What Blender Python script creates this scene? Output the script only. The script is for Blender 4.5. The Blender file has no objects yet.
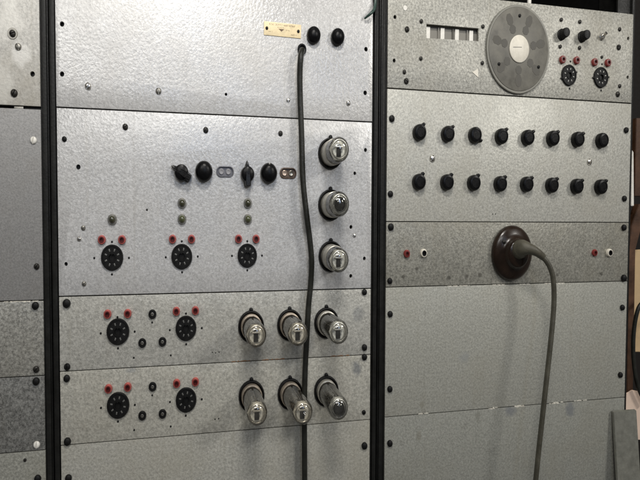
import bpy, bmesh, math, random
from mathutils import Vector, Matrix
PI = math.pi
SC = bpy.context.scene
COL = SC.collection

# ------------------------------------------------------------------ camera
# The photograph is squeezed sideways (19 inch panels and round knobs come out
# 0.8 as wide as they are tall), so every thing is built 0.8 as wide.
SX = 0.8
Z0 = 1.40                                   # height of the wall point z = 0
CAM = Vector((0.14975, -0.69884, -0.00107 + Z0))
YAW, PITCH, ROLL, FPX = math.radians(13.3696), math.radians(-2.0014), math.radians(0.2086), 550.0
FW = Vector((math.sin(YAW)*math.cos(PITCH), math.cos(YAW)*math.cos(PITCH), math.sin(PITCH)))
RT0 = Vector((math.cos(YAW), -math.sin(YAW), 0)); UP0 = RT0.cross(FW)
RT = math.cos(ROLL)*RT0 + math.sin(ROLL)*UP0
UP = -math.sin(ROLL)*RT0 + math.cos(ROLL)*UP0
cd = bpy.data.cameras.new('camera'); cam = bpy.data.objects.new('camera', cd); COL.objects.link(cam)
cd.sensor_width = 36.0; cd.lens = FPX/640*36.0; cd.clip_start = 0.02; cd.clip_end = 100
m = Matrix.Identity(4)
for i in range(3):
    m[i][0], m[i][1], m[i][2], m[i][3] = RT[i], UP[i], -FW[i], CAM[i]
cam.matrix_world = m
SC.camera = cam

def at(px, py, Y=0.0):
    """point on the plane y = Y seen at photo pixel (px, py)"""
    d = FW + RT*((px-320)/FPX) - UP*((py-240)/FPX)
    return CAM + d*((Y-CAM.y)/d.y)

# ------------------------------------------------------------------ light
w = bpy.data.worlds.new('World'); SC.world = w; w.use_nodes = True
bg = w.node_tree.nodes['Background']; bg.inputs[0].default_value = (1.0, 0.97, 0.93, 1); bg.inputs[1].default_value = 0.11
def area(name, loc, target, sx, sy, power, col):
    l = bpy.data.lights.new(name, 'AREA'); l.shape = 'RECTANGLE'; l.size = sx; l.size_y = sy
    l.energy = power; l.color = col
    o = bpy.data.objects.new(name, l); COL.objects.link(o); o.location = loc
    o.rotation_euler = (Vector(target)-Vector(loc)).to_track_quat('-Z', 'Y').to_euler()
    return o
area('ceiling_lamp', (0.22, -0.80, Z0+0.92), (0.18, 0.0, Z0-0.10), 0.26, 0.14, 9.6, (1.0, 0.96, 0.90))
area('side_lamp', (1.75, -1.65, Z0+0.95), (0.35, 0.0, Z0-0.05), 0.45, 0.30, 19.0, (1.0, 0.97, 0.92))
area('room_fill', (-0.45, -1.75, Z0+1.0), (0.1, 0.0, Z0), 0.8, 0.4, 10.5, (1.0, 0.98, 0.95))  # soft fill added to brighten the left side
area('roof_light', (0.17, -1.75, Z0+0.92), (0.15, 0.0, Z0+0.2), 0.16, 0.18, 1.7, (0.95, 0.97, 1.0))
area('window_light', (0.48, -2.10, Z0+0.60), (0.24, 0.0, Z0+0.14), 0.20, 0.50, 3.2, (0.60, 0.73, 1.0))
SC.view_settings.view_transform = 'Standard'; SC.view_settings.look = 'None'
SC.view_settings.exposure = -0.17; SC.view_settings.gamma = 1.0; SC.view_settings.use_curve_mapping = False
SC.cycles.max_bounces = 14; SC.cycles.transmission_bounces = 14; SC.cycles.transparent_max_bounces = 16
SC.cycles.use_denoising = True

# ------------------------------------------------------------------ node helpers
def newmat(name):
    mt = bpy.data.materials.new(name); mt.use_nodes = True
    nt = mt.node_tree; return mt, nt, nt.nodes['Principled BSDF']
def N(nt, typ, **kw):
    n = nt.nodes.new(typ)
    for k, v in kw.items():
        if k.startswith('i_'):
            n.inputs[k[2:].replace('_', ' ')].default_value = v
        else: setattr(n, k, v)
    return n
def L(nt, a, b): nt.links.new(a, b)
def math_(nt, op, a, b=None, clamp=False):
    n = nt.nodes.new('ShaderNodeMath'); n.operation = op; n.use_clamp = clamp
    for i, x in enumerate((a, b)):
        if x is None: continue
        if isinstance(x, (int, float)): n.inputs[i].default_value = x
        else: L(nt, x, n.inputs[i])
    return n.outputs[0]
def mixc(nt, fac, a, b, typ='MIX'):
    n = nt.nodes.new('ShaderNodeMix'); n.data_type = 'RGBA'; n.blend_type = typ
    if isinstance(fac, (int, float)): n.inputs[0].default_value = fac
    else: L(nt, fac, n.inputs[0])
    for i, x in ((6, a), (7, b)):
        if isinstance(x, tuple): n.inputs[i].default_value = (*x[:3], 1)
        else: L(nt, x, n.inputs[i])
    return n.outputs[2]
def ramp(nt, fac, lo, hi, a=0.0, b=1.0):
    n = nt.nodes.new('ShaderNodeMapRange'); n.inputs[1].default_value = lo; n.inputs[2].default_value = hi
    n.inputs[3].default_value = a; n.inputs[4].default_value = b; n.clamp = True
    L(nt, fac, n.inputs[0]); return n.outputs[0]

def hammertone(name, col, speck=0.35, cell=230.0, bump=0.5, rough=0.42, metal=0.25, dirt=0.35, patches=(), seed=0.0):
    """hammer finish paint: dimpled relief, mottled metallic grey, grime, bare patches (u, v, ru, rv, colour)"""
    cell *= 1.4; bump *= 0.46; speck *= 1.1; rough -= 0.06
    mt, nt, bs = newmat(name)
    tc = N(nt, 'ShaderNodeTexCoord'); mp = N(nt, 'ShaderNodeMapping')
    mp.inputs['Location'].default_value = (seed*1.37, seed*0.91, seed*0.53)
    L(nt, tc.outputs['Object'], mp.inputs['Vector']); P = mp.outputs[0]
    n1 = N(nt, 'ShaderNodeTexNoise', i_Scale=cell, i_Detail=2.0, i_Roughness=0.55); L(nt, P, n1.inputs['Vector'])
    n2 = N(nt, 'ShaderNodeTexNoise', i_Scale=cell*2.3, i_Detail=1.0); L(nt, P, n2.inputs['Vector'])
    n3 = N(nt, 'ShaderNodeTexNoise', i_Scale=9.0, i_Detail=5.0, i_Roughness=0.6); L(nt, P, n3.inputs['Vector'])
    n4 = N(nt, 'ShaderNodeTexNoise', i_Scale=45.0, i_Detail=4.0, i_Roughness=0.65); L(nt, P, n4.inputs['Vector'])
    vo = N(nt, 'ShaderNodeTexVoronoi', feature='SMOOTH_F1', i_Scale=cell*0.95, i_Smoothness=0.6)
    wv = nt.nodes.new('ShaderNodeVectorMath'); wv.operation = 'MULTIPLY_ADD'
    L(nt, n1.outputs['Color'], wv.inputs[0]); wv.inputs[1].default_value = (0.006, 0.006, 0.006); L(nt, P, wv.inputs[2])
    L(nt, wv.outputs[0], vo.inputs['Vector'])
    cellv = ramp(nt, vo.outputs['Distance'], 0.1, 0.75)
    mott = math_(nt, 'ADD', math_(nt, 'MULTIPLY', n1.outputs['Fac'], 0.62), math_(nt, 'MULTIPLY', n2.outputs['Fac'], 0.38))
    mfac = ramp(nt, mott, 0.36, 0.64)
    dark = tuple(c*(1-speck) for c in col); lite = tuple(min(1, c*(1+speck*0.45)) for c in col)
    c = mixc(nt, mfac, dark, lite)
    c = mixc(nt, math_(nt, 'MULTIPLY', cellv, speck*0.45), c, dark)
    grime = math_(nt, 'MULTIPLY', ramp(nt, n3.outputs['Fac'], 0.48, 0.75), dirt)
    c = mixc(nt, grime, c, tuple(k*f for k, f in zip(col, (0.70, 0.66, 0.58))))
    spots = math_(nt, 'MULTIPLY', ramp(nt, n4.outputs['Fac'], 0.66, 0.74), dirt*0.7)
    c = mixc(nt, spots, c, (0.10, 0.088, 0.07))
    ms = N(nt, 'ShaderNodeMapping'); ms.inputs['Scale'].default_value = (150.0, 5.0, 1.0); L(nt, P, ms.inputs['Vector'])
    n5 = N(nt, 'ShaderNodeTexNoise', i_Scale=1.0, i_Detail=3.0, i_Roughness=0.6); L(nt, ms.outputs[0], n5.inputs['Vector'])
    c = mixc(nt, math_(nt, 'MULTIPLY', ramp(nt, n5.outputs['Fac'], 0.58, 0.78), 0.16+dirt*0.35), c, tuple(k*f for k, f in zip(col, (0.66, 0.63, 0.56))))
    mr = N(nt, 'ShaderNodeMapping'); mr.inputs['Rotation'].default_value = (0, 0, 0.7+seed); mr.inputs['Scale'].default_value = (900.0, 22.0, 1.0); L(nt, P, mr.inputs['Vector'])
    n6 = N(nt, 'ShaderNodeTexNoise', i_Scale=1.0, i_Detail=1.0); L(nt, mr.outputs[0], n6.inputs['Vector'])
    scr = math_(nt, 'MULTIPLY', ramp(nt, n6.outputs['Fac'], 0.80, 0.84), ramp(nt, n3.outputs['Fac'], 0.45, 0.6))
    c = mixc(nt, math_(nt, 'MULTIPLY', scr, 0.7), c, (0.72, 0.70, 0.64))
    sep = N(nt, 'ShaderNodeSeparateXYZ'); L(nt, tc.outputs['Object'], sep.inputs[0])
    jit = math_(nt, 'MULTIPLY', math_(nt, 'SUBTRACT', n4.outputs['Fac'], 0.5), 2.4)
    psum = None
    for (u, v, ru, rv, pc, st) in patches:
        dx = math_(nt, 'DIVIDE', math_(nt, 'SUBTRACT', sep.outputs[0], u), ru)
        dy = math_(nt, 'DIVIDE', math_(nt, 'SUBTRACT', sep.outputs[1], v), rv)
        d = math_(nt, 'SQRT', math_(nt, 'ADD', math_(nt, 'MULTIPLY', dx, dx), math_(nt, 'MULTIPLY', dy, dy)))
        d = math_(nt, 'ADD', d, jit)
        mk = math_(nt, 'MULTIPLY', ramp(nt, d, 0.55, 1.15, 1.0, 0.0), st*0.8)
        c = mixc(nt, mk, c, pc)
    L(nt, c, bs.inputs['Base Color'])
    bs.inputs['Metallic'].default_value = metal
    L(nt, math_(nt, 'ADD', ramp(nt, n3.outputs['Fac'], 0.3, 0.7, rough-0.05, rough+0.10), math_(nt, 'MULTIPLY', n2.outputs['Fac'], 0.06)), bs.inputs['Roughness'])
    h = math_(nt, 'ADD', math_(nt, 'MULTIPLY', cellv, 0.9), math_(nt, 'MULTIPLY', n1.outputs['Fac'], 0.9))
    bp = N(nt, 'ShaderNodeBump', i_Strength=bump, i_Distance=0.0008); L(nt, h, bp.inputs['Height'])
    L(nt, bp.outputs[0], bs.inputs['Normal'])
    return mt

def simple(name, col, rough=0.5, metal=0.0, var=0.25, scale=120.0, bump=0.15, spec=0.5, coat=0.0, dist=0.0006):
    mt, nt, bs = newmat(name)
    tc = N(nt, 'ShaderNodeTexCoord')
    n1 = N(nt, 'ShaderNodeTexNoise', i_Scale=scale, i_Detail=4.0, i_Roughness=0.6); L(nt, tc.outputs['Object'], n1.inputs['Vector'])
    n2 = N(nt, 'ShaderNodeTexNoise', i_Scale=scale*5, i_Detail=2.0); L(nt, tc.outputs['Object'], n2.inputs['Vector'])
    f = ramp(nt, n1.outputs['Fac'], 0.3, 0.7)
    L(nt, mixc(nt, f, tuple(c*(1-var) for c in col), tuple(min(1, c*(1+var*0.6)) for c in col)), bs.inputs['Base Color'])
    L(nt, ramp(nt, n1.outputs['Fac'], 0.3, 0.7, max(0.03, rough-0.08), min(1, rough+0.12)), bs.inputs['Roughness'])
    bs.inputs['Metallic'].default_value = metal; bs.inputs['Specular IOR Level'].default_value = spec
    bs.inputs['Coat Weight'].default_value = coat
    if bump:
        bp = N(nt, 'ShaderNodeBump', i_Strength=bump, i_Distance=dist); L(nt, n2.outputs['Fac'], bp.inputs['Height'])
        L(nt, bp.outputs[0], bs.inputs['Normal'])
    return mt

def glass(name, tint=(0.97, 0.975, 0.96), dust=0.035, edge=(0.62, 0.60, 0.55)):
    """thin clear wall: Fresnel reflection, a darker edge where one looks along the wall, a film of dust"""
    mt = bpy.data.materials.new(name); mt.use_nodes = True; nt = mt.node_tree
    for n in list(nt.nodes): nt.nodes.remove(n)
    out = N(nt, 'ShaderNodeOutputMaterial'); tr = N(nt, 'ShaderNodeBsdfTransparent'); gl = N(nt, 'ShaderNodeBsdfGlossy'); df = N(nt, 'ShaderNodeBsdfDiffuse')
    gl.inputs['Roughness'].default_value = 0.05; gl.inputs['Color'].default_value = (1, 1, 1, 1); df.inputs[0].default_value = (0.60, 0.58, 0.52, 1)
    tc = N(nt, 'ShaderNodeTexCoord'); no = N(nt, 'ShaderNodeTexNoise', i_Scale=80.0, i_Detail=4.0); L(nt, tc.outputs['Object'], no.inputs['Vector'])
    bp = N(nt, 'ShaderNodeBump', i_Strength=0.2, i_Distance=0.001); L(nt, no.outputs['Fac'], bp.inputs['Height']); L(nt, bp.outputs[0], gl.inputs['Normal'])
    lw = N(nt, 'ShaderNodeLayerWeight'); lw.inputs['Blend'].default_value = 0.5
    fr = N(nt, 'ShaderNodeFresnel'); fr.inputs['IOR'].default_value = 1.6
    L(nt, mixc(nt, ramp(nt, lw.outputs['Facing'], 0.80, 1.0), tint, edge), tr.inputs[0])
    m1 = N(nt, 'ShaderNodeMixShader'); m2 = N(nt, 'ShaderNodeMixShader')
    L(nt, ramp(nt, no.outputs['Fac'], 0.4, 0.75, dust*0.25, dust*1.6), m1.inputs[0]); L(nt, tr.outputs[0], m1.inputs[1]); L(nt, df.outputs[0], m1.inputs[2])
    L(nt, ramp(nt, fr.outputs[0], 0.0, 1.0, 0.03, 0.9), m2.inputs[0]); L(nt, m1.outputs[0], m2.inputs[1]); L(nt, gl.outputs[0], m2.inputs[2])
    L(nt, m2.outputs[0], out.inputs[0])
    return mt

M = {}
M['bakelite'] = simple('black_bakelite', (0.005, 0.005, 0.0055), 0.32, var=0.4, scale=90, bump=0.2, spec=0.18)
M['bakelite_matt'] = simple('matt_black_bakelite', (0.006, 0.006, 0.006), 0.5, var=0.4, scale=120, bump=0.3, spec=0.22)
M['brown_bakelite'] = simple('brown_bakelite', (0.018, 0.010, 0.006), 0.24, var=0.5, scale=40, bump=0.06, spec=0.35, coat=0.08)
M['black_paint'] = simple('black_rack_paint', (0.013, 0.013, 0.012), 0.42, var=0.35, scale=60, bump=0.4, spec=0.18)
M['olive_paint'] = simple('olive_grey_paint', (0.22, 0.215, 0.16), 0.5, var=0.25, scale=60, bump=0.4)
M['interior'] = simple('dark_interior', (0.006, 0.006, 0.006), 0.8, spec=0.1)
M['chrome'] = simple('dull_chrome', (0.62, 0.60, 0.56), 0.25, 1.0, var=0.3, scale=200, bump=0.1)
M['steel'] = simple('grey_steel', (0.30, 0.29, 0.26), 0.42, 0.9, var=0.4, scale=200)
M['contact'] = simple('contact_metal', (0.24, 0.24, 0.225), 0.35, 0.6, var=0.5, scale=300)
M['dark_steel'] = simple('blackened_steel', (0.028, 0.026, 0.022), 0.40, 0.4, var=0.5, scale=250, bump=0.3)
M['black_screw'] = simple('black_screw', (0.005, 0.005, 0.005), 0.5, 0.0, var=0.5, scale=250, bump=0.3, spec=0.25)
M['white_paint'] = simple('white_paint', (0.78, 0.76, 0.70), 0.5, var=0.12, scale=150)
M['cream'] = simple('cream_plastic', (0.74, 0.70, 0.60), 0.45, var=0.1, scale=150)
M['red'] = simple('red_plastic', (0.085, 0.008, 0.007), 0.40, var=0.25, scale=200)
M['pale_red'] = simple('pale_red_plastic', (0.40, 0.085, 0.072), 0.40, var=0.35, scale=200)
M['dull_red'] = simple('dull_red_plastic', (0.24, 0.03, 0.026), 0.4, var=0.3, scale=200)
M['brass'] = simple('yellowed_name_plate', (0.82, 0.68, 0.42), 0.45, 0.05, var=0.16, scale=110, bump=0.2)
M['ink'] = simple('brown_ink', (0.16, 0.10, 0.05), 0.6)
M['lens'] = simple('olive_lens', (0.05, 0.05, 0.028), 0.18, var=0.4, scale=200, bump=0.05, coat=0.4)
M['lens_green'] = simple('green_lens', (0.085, 0.095, 0.045), 0.2, var=0.4, scale=200, bump=0.05, coat=0.4)
M['ceramic'] = simple('tube_base_shell', (0.48, 0.46, 0.40), 0.30, 0.4, var=0.4, scale=70, bump=0.1)
M['base_brown'] = simple('browned_tube_base', (0.40, 0.34, 0.27), 0.34, 0.3, var=0.45, scale=60, bump=0.1)
M['mica'] = simple('mica', (0.88, 0.86, 0.78), 0.4, var=0.25, scale=120)
M['slot'] = simple('dark_slot', (0.008, 0.008, 0.008), 0.5, spec=0.2)
M['anode'] = simple('anode_metal', (0.46, 0.43, 0.37), 0.26, 0.85, var=0.75, scale=120)
M['nickel'] = simple('nickel', (0.80, 0.78, 0.72), 0.30, 0.8, var=0.2, scale=200)
M['getter'] = simple('getter_mirror', (0.10, 0.10, 0.095), 0.10, 1.0, var=0.6, scale=70, bump=0.0)
M['glass'] = glass('tube_glass')
M['glass_dim'] = glass('smoky_tube_glass', (0.96, 0.935, 0.88), 0.05)
M['rubber'] = simple('olive_rubber', (0.080, 0.074, 0.053), 0.5, var=0.3, scale=80, bump=0.3)
M['cord'] = simple('dark_olive_cord', (0.062, 0.058, 0.042), 0.46, var=0.35, scale=60, bump=0.4)
M['cord_dark'] = simple('dark_rubber_cord', (0.016, 0.0165, 0.013), 0.42, var=0.35, scale=60, bump=0.4, spec=0.35)
M['dial_grey'] = simple('dial_grey', (0.150, 0.143, 0.120), 0.5, var=0.34, scale=55, bump=0.05)
M['dial_mark'] = simple('dial_mark_grey', (0.092, 0.087, 0.073), 0.6, var=0.25, scale=90)
M['dial_rim'] = simple('dull_dial_rim', (0.21, 0.205, 0.175), 0.45, var=0.25, scale=60)
M['drum_grey'] = simple('drum_grey', (0.20, 0.19, 0.165), 0.5, var=0.15, scale=80)
M['oval_grey'] = simple('oval_grey', (0.16, 0.16, 0.175), 0.35, 0.3, var=0.3, scale=150)
M['oval_brown'] = simple('oval_brown', (0.12, 0.085, 0.062), 0.35, 0.3, var=0.5, scale=150)
M['dial_digit'] = simple('pale_digit', (0.27, 0.27, 0.285), 0.4, var=0.2, scale=200)
M['copper'] = simple('copper_disc', (0.50, 0.40, 0.33), 0.3, 0.6, var=0.3, scale=200)
M['teal'] = simple('teal_grey_wire', (0.030, 0.062, 0.050), 0.4, var=0.3)
M['wood'] = simple('brown_wood', (0.075, 0.034, 0.016), 0.5, var=0.6, scale=28, bump=0.4)
M['board'] = simple('tan_cardboard', (0.50, 0.36, 0.20), 0.8, var=0.12, scale=40)
M['pink'] = simple('pale_paper', (0.72, 0.56, 0.45), 0.7, var=0.1, scale=30)
M['backdrop'] = simple('dark_room_wall', (0.012, 0.009, 0.007), 0.8)
M['plate_grey'] = simple('plate_grey', (0.17, 0.17, 0.145), 0.5, var=0.2, scale=120, bump=0.4)
M['bare'] = simple('chipped_paint', (0.72, 0.69, 0.60), 0.5, var=0.3, scale=300)
M['rust'] = simple('rusty_edge', (0.22, 0.12, 0.06), 0.7, var=0.4, scale=300)

# ------------------------------------------------------------------ mesh helpers
def finish(bm, name, sharp=35):
    bmesh.ops.recalc_face_normals(bm, faces=bm.faces)
    me = bpy.data.meshes.new(name); bm.to_mesh(me); bm.free()
    me.polygons.foreach_set('use_smooth', [True]*len(me.polygons))
    me.set_sharp_from_angle(angle=math.radians(sharp)); me.update()
    return me
def b_lathe(bm, prof, seg=24, c=(0, 0), a0=0.0, a1=2*PI):
    """profile [(r, z)] turned about z; a start or end at r = 0 closes it"""
    full = abs(a1-a0-2*PI) < 1e-6; n = seg if full else seg+1
    rows = []
    for r, z in prof:
        if r < 1e-7: rows.append([bm.verts.new((c[0], c[1], z))])
        else: rows.append([bm.verts.new((c[0]+r*math.cos(a0+(a1-a0)*k/seg), c[1]+r*math.sin(a0+(a1-a0)*k/seg), z)) for k in range(n)])
    for A, B in zip(rows, rows[1:]):
        for k in range(seg):
            k2 = (k+1) % n
            if len(A) == 1 and len(B) == 1: continue
            if len(A) == 1: bm.faces.new((A[0], B[k], B[k2]))
            elif len(B) == 1: bm.faces.new((A[k], A[k2], B[0]))
            else: bm.faces.new((A[k], A[k2], B[k2], B[k]))
def b_prism(bm, pts, z0, z1):
    a = [bm.verts.new((x, y, z0)) for x, y in pts]; b = [bm.verts.new((x, y, z1)) for x, y in pts]
    bm.faces.new(a[::-1]); bm.faces.new(b); n = len(pts)
    for k in range(n): bm.faces.new((a[k], a[(k+1) % n], b[(k+1) % n], b[k]))
def b_box(bm, x0, x1, y0, y1, z0, z1, bev=0.0):
    t = bmesh.new(); b_prism(t, [(x0, y0), (x1, y0), (x1, y1), (x0, y1)], z0, z1)
    if bev: bmesh.ops.bevel(t, geom=t.edges[:], offset=bev, segments=2, affect='EDGES', profile=0.6)
    me = bpy.data.meshes.new('t'); t.to_mesh(me); t.free(); bm.from_mesh(me); bpy.data.meshes.remove(me)
def lathe(name, prof, seg=24, sharp=35):
    bm = bmesh.new(); b_lathe(bm, prof, seg); return finish(bm, name, sharp)
def box(name, *a, bev=0.0):
    bm = bmesh.new(); b_box(bm, *a, bev=bev); return finish(bm, name)
def tube_mesh(name, pts, rad, seg=10, sub=6):
    """smooth cable through points; rad a number or one per point"""
    P = [Vector(p) for p in pts]; n = len(P)
    R = rad if isinstance(rad, (list, tuple)) else [rad]*n
    path, rr = [], []
    for i in range(n-1):
        p0, p1, p2, p3 = P[max(0, i-1)], P[i], P[i+1], P[min(n-1, i+2)]
        for k in range(sub):
            t = k/sub
            path.append(0.5*((2*p1)+(p2-p0)*t+(2*p0-5*p1+4*p2-p3)*t*t+(3*p1-p0-3*p2+p3)*t**3)); rr.append(R[i]*(1-t)+R[i+1]*t)
    path.append(P[-1]); rr.append(R[-1])
    bm = bmesh.new(); rings = []; nrm = None
    for i, p in enumerate(path):
        tg = (path[min(i+1, len(path)-1)]-path[max(i-1, 0)]).normalized()
        if nrm is None: nrm = tg.orthogonal().normalized()
        nrm = (nrm-tg*nrm.dot(tg)).normalized(); bn = tg.cross(nrm)
        rings.append([bm.verts.new(p+rr[i]*(nrm*math.cos(2*PI*k/seg)+bn*math.sin(2*PI*k/seg))) for k in range(seg)])
    for A, B in zip(rings, rings[1:]):
        for k in range(seg): bm.faces.new((A[k], A[(k+1) % seg], B[(k+1) % seg], B[k]))
    bm.faces.new(rings[0]); bm.faces.new(rings[-1][::-1])
    return finish(bm, name, 60)

def ob(name, me, mat, parent=None, loc=(0, 0, 0), rz=0.0, scale=1.0):
    if me.users and (not me.materials or me.materials[0] is not mat) : me = me.copy()
    o = bpy.data.objects.new(name, me); COL.objects.link(o)
    if not me.materials: me.materials.append(mat)
    elif me.materials[0] is not mat: me.materials[0] = mat
    o.parent = parent; o.location = loc; o.rotation_euler = (0, 0, rz); o.scale = (scale,)*3 if isinstance(scale, (int, float)) else scale
    return o
def thing(name, label, cat, loc, group=None, rx=PI/2, scale=(SX, 1, 1)):
    o = bpy.data.objects.new(name, None); COL.objects.link(o); o.empty_display_size = 0.02
    o.location = loc; o.rotation_euler = (rx, 0, 0); o.scale = scale
    o['label'] = label; o['category'] = cat
    if group: o['group'] = group
    return o
def tag(o, label, cat, group=None):
    o['label'] = label; o['category'] = cat
    if group: o['group'] = group
    return o

# ------------------------------------------------------------------ shared part meshes (local z points out of the panel)
MESH = {}
def screw_mesh(r, h):
    bm = bmesh.new(); g = r*0.13
    for s in (0, 1):
        t = bmesh.new(); k = 9
        for ring, (q, z) in enumerate(((1.0, 0.0), (1.0, h*0.35), (0.80, h*0.78), (0.42, h*0.97))):
            for i in range(k):
                a = math.asin(min(1, g/(r*q))); a = a+(PI-2*a)*i/(k-1)
                t.verts.new((r*q*math.cos(a), r*q*math.sin(a), z))
        t.verts.ensure_lookup_table(); V = t.verts
        for ring in range(3):
            for i in range(k-1): t.faces.new((V[ring*k+i], V[ring*k+i+1], V[(ring+1)*k+i+1], V[(ring+1)*k+i]))
            t.faces.new((V[ring*k], V[(ring+1)*k], V[(ring+1)*k+k-1], V[ring*k+k-1]))
        t.faces.new([V[3*k+i] for i in range(k)])
        if s: bmesh.ops.rotate(t, verts=t.verts, cent=(0, 0, 0), matrix=Matrix.Rotation(PI, 3, 'Z'))
        me = bpy.data.meshes.new('t'); t.to_mesh(me); t.free(); bm.from_mesh(me); bpy.data.meshes.remove(me)
    b_lathe(bm, [(r*0.97, 0.0), (r*0.97, h*0.3), (0, h*0.3)], 18)
    return finish(bm, 'screw', 40)
MESH['screw'] = screw_mesh(0.0042, 0.0026)
MESH['bolt'] = lathe('screw_head', [(0.0047, 0), (0.0047, 0.0018), (0.0041, 0.0030), (0.0026, 0.0038), (0, 0.0041)], 18)
MESH['washer'] = lathe('washer', [(0.0022, 0), (0.0022, 0.0009), (0.0064, 0.0009), (0.0068, 0.0)], 20)
MESH['rivet'] = lathe('rivet', [(0.0015, 0), (0.0014, 0.0005), (0.0008, 0.0008), (0, 0.0009)], 10)
MESH['jack'] = lathe('jack', [(0.0060, 0), (0.0060, 0.0030), (0.0052, 0.0042), (0.0036, 0.0044), (0.0029, 0.0036), (0.0027, -0.006), (0, -0.006)], 22)
MESH['jack_core'] = lathe('jack_hole', [(0.0042, 0.0042), (0.0041, 0.0047), (0.0026, 0.0047), (0.0022, 0.0018), (0, 0.0018)], 16)
MESH['small_jack'] = lathe('small_jack', [(0.0058, 0), (0.0058, 0.0022), (0.0050, 0.0032), (0.0031, 0.0032), (0.0028, 0.0005), (0, 0.0005)], 20)
MESH['pin'] = lathe('contact_pin', [(0.0018, 0), (0.0018, 0.0026), (0.0011, 0.0034), (0, 0.0036)], 12)
MESH['sleeve'] = lathe('contact_sleeve', [(0.0024, 0), (0.0024, 0.0027), (0.0015, 0.0029), (0.0013, 0.001), (0, 0.001)], 14)
MESH['lens'] = lathe('lens', [(0.0050, 0.0016), (0.0050, 0.0026), (0.0044, 0.0045), (0.0030, 0.0060), (0.0014, 0.0067), (0, 0.0069)], 20, 60)
MESH['bezel'] = lathe('bezel', [(0.0066, 0), (0.0066, 0.0014), (0.0060, 0.0024), (0.0050, 0.0024), (0.0048, 0.0006)], 22)
MESH['dome_knob'] = lathe('dome_knob', [(0.0118, 0), (0.0130, 0.0008), (0.0132, 0.0040), (0.0128, 0.0072), (0.0116, 0.0100), (0.0092, 0.0121), (0.0060, 0.0133), (0.0028, 0.0138), (0, 0.0139)], 32, 60)
MESH['button_knob'] = lathe('button_knob', [(0.0104, 0), (0.0110, 0.0006), (0.0111, 0.0036), (0.0104, 0.0066), (0.0086, 0.0084), (0.0070, 0.0088), (0.0062, 0.0094), (0.0040, 0.0104), (0, 0.0108)], 30, 45)
def selector(nub=True):
    bm = bmesh.new()
    b_lathe(bm, [(0.0106, 0), (0.0113, 0.0006), (0.0115, 0.0050), (0.0111, 0.0078), (0.0098, 0.0096), (0.0072, 0.0102), (0.0066, 0.0096), (0, 0.0096)], 28)
    if nub: b_box(bm, 0.0090, 0.0150, -0.0021, 0.0021, 0.0010, 0.0085, bev=0.0007)
    return finish(bm, 'selector_knob', 40)
MESH['selector'] = selector(); MESH['selector_plain'] = selector(False)
MESH['index'] = box('index_line', -0.0004, 0.0004, 0.0042, 0.0080, 0.0126, 0.01305)
def pointer_knob():
    bm = bmesh.new()
    b_lathe(bm, [(0.0098, 0), (0.0104, 0.0006), (0.0104, 0.0070), (0.0096, 0.0098), (0.0070, 0.0112), (0, 0.0116)], 26)
    t = bmesh.new()
    b_prism(t, [(-0.0008, 0.0172), (0.0008, 0.0172), (0.0052, 0.0070), (0.0066, -0.0060), (0.0056, -0.0150), (-0.0056, -0.0150), (-0.0066, -0.0060), (-0.0052, 0.0070)], 0.0016, 0.0135)
    for v in t.verts:
        if v.co.z > 0.01: v.co.x *= 0.55; v.co.z -= max(0, v.co.y)*0.28
    bmesh.ops.bevel(t, geom=t.edges[:], offset=0.0006, segments=2, affect='EDGES')
    me = bpy.data.meshes.new('t'); t.to_mesh(me); t.free(); bm.from_mesh(me); bpy.data.meshes.remove(me)
    return finish(bm, 'pointer_knob', 40)
MESH['pointer'] = pointer_knob()
MESH['pointer_line'] = box('pointer_line', -0.0004, 0.0004, 0.0120, 0.0165, 0.0086, 0.0096)
def octal():
    bm = bmesh.new(); R = 0.0157
    b_lathe(bm, [(R, 0), (R, 0.0022), (R-0.0008, 0.0030), (R-0.0022, 0.0030), (R-0.0026, 0.0022), (0.0058, 0.0022), (0.0056, 0.0030), (0.0046, 0.0030), (0.0042, 0.0006), (0, 0.0006)], 32)
    return finish(bm, 'octal_socket')
MESH['octal'] = octal()
def contact():
    bm = bmesh.new(); b_box(bm, -0.0016, 0.0016, -0.0009, 0.0009, 0.0021, 0.0027, bev=0.0003)
    return finish(bm, 'contact')
MESH['contact'] = contact()
MESH['key'] = box('socket_key', -0.0009, 0.0009, 0.0036, 0.0052, 0.0022, 0.0033)
MESH['tab'] = box('socket_tab', -0.0013, 0.0013, 0.0150, 0.0182, 0.0, 0.0022, bev=0.0004)
def collar():
    bm = bmesh.new()
    b_lathe(bm, [(0.0206, 0), (0.0206, 0.0028), (0.0200, 0.0040), (0.0190, 0.0044), (0.0182, 0.0038), (0.0180, -0.010), (0.0176, -0.012)], 36)
    b_lathe(bm, [(0.0030, 0), (0.0030, 0.0022), (0.0018, 0.0030), (0, 0.0032)], 12, c=(0, 0.0212))
    return finish(bm, 'tube_collar')
MESH['collar'] = collar()
MESH['tall_knob'] = None
def tall_knob():
    bm = bmesh.new(); seg = 36; rows = []
    for r, z, fl in ((0.0082, 0, 0), (0.0082, 0.0022, 0), (0.0074, 0.0028, 1), (0.0068, 0.0118, 1), (0.0062, 0.0126, 0), (0.0050, 0.0128, 0)):
        rows.append([bm.verts.new(((r-(0.0005 if fl and k % 2 else 0))*math.cos(2*PI*k/seg), (r-(0.0005 if fl and k % 2 else 0))*math.sin(2*PI*k/seg), z)) for k in range(seg)])
    for A, B in zip(rows, rows[1:]):
        for k in range(seg): bm.faces.new((A[k], A[(k+1) % seg], B[(k+1) % seg], B[k]))
    bm.faces.new(rows[-1])
    return finish(bm, 'tall_knob', 30)
MESH['tall_knob'] = tall_knob()
def stadium(wd, ht, n=10):
    r = ht/2; c = wd/2-r; pts = []
    for s, a0 in ((1, -PI/2), (-1, PI/2)):
        for k in range(n+1): a = a0+PI*k/n; pts.append((s*c+r*math.cos(a), r*math.sin(a)))
    return pts
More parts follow.
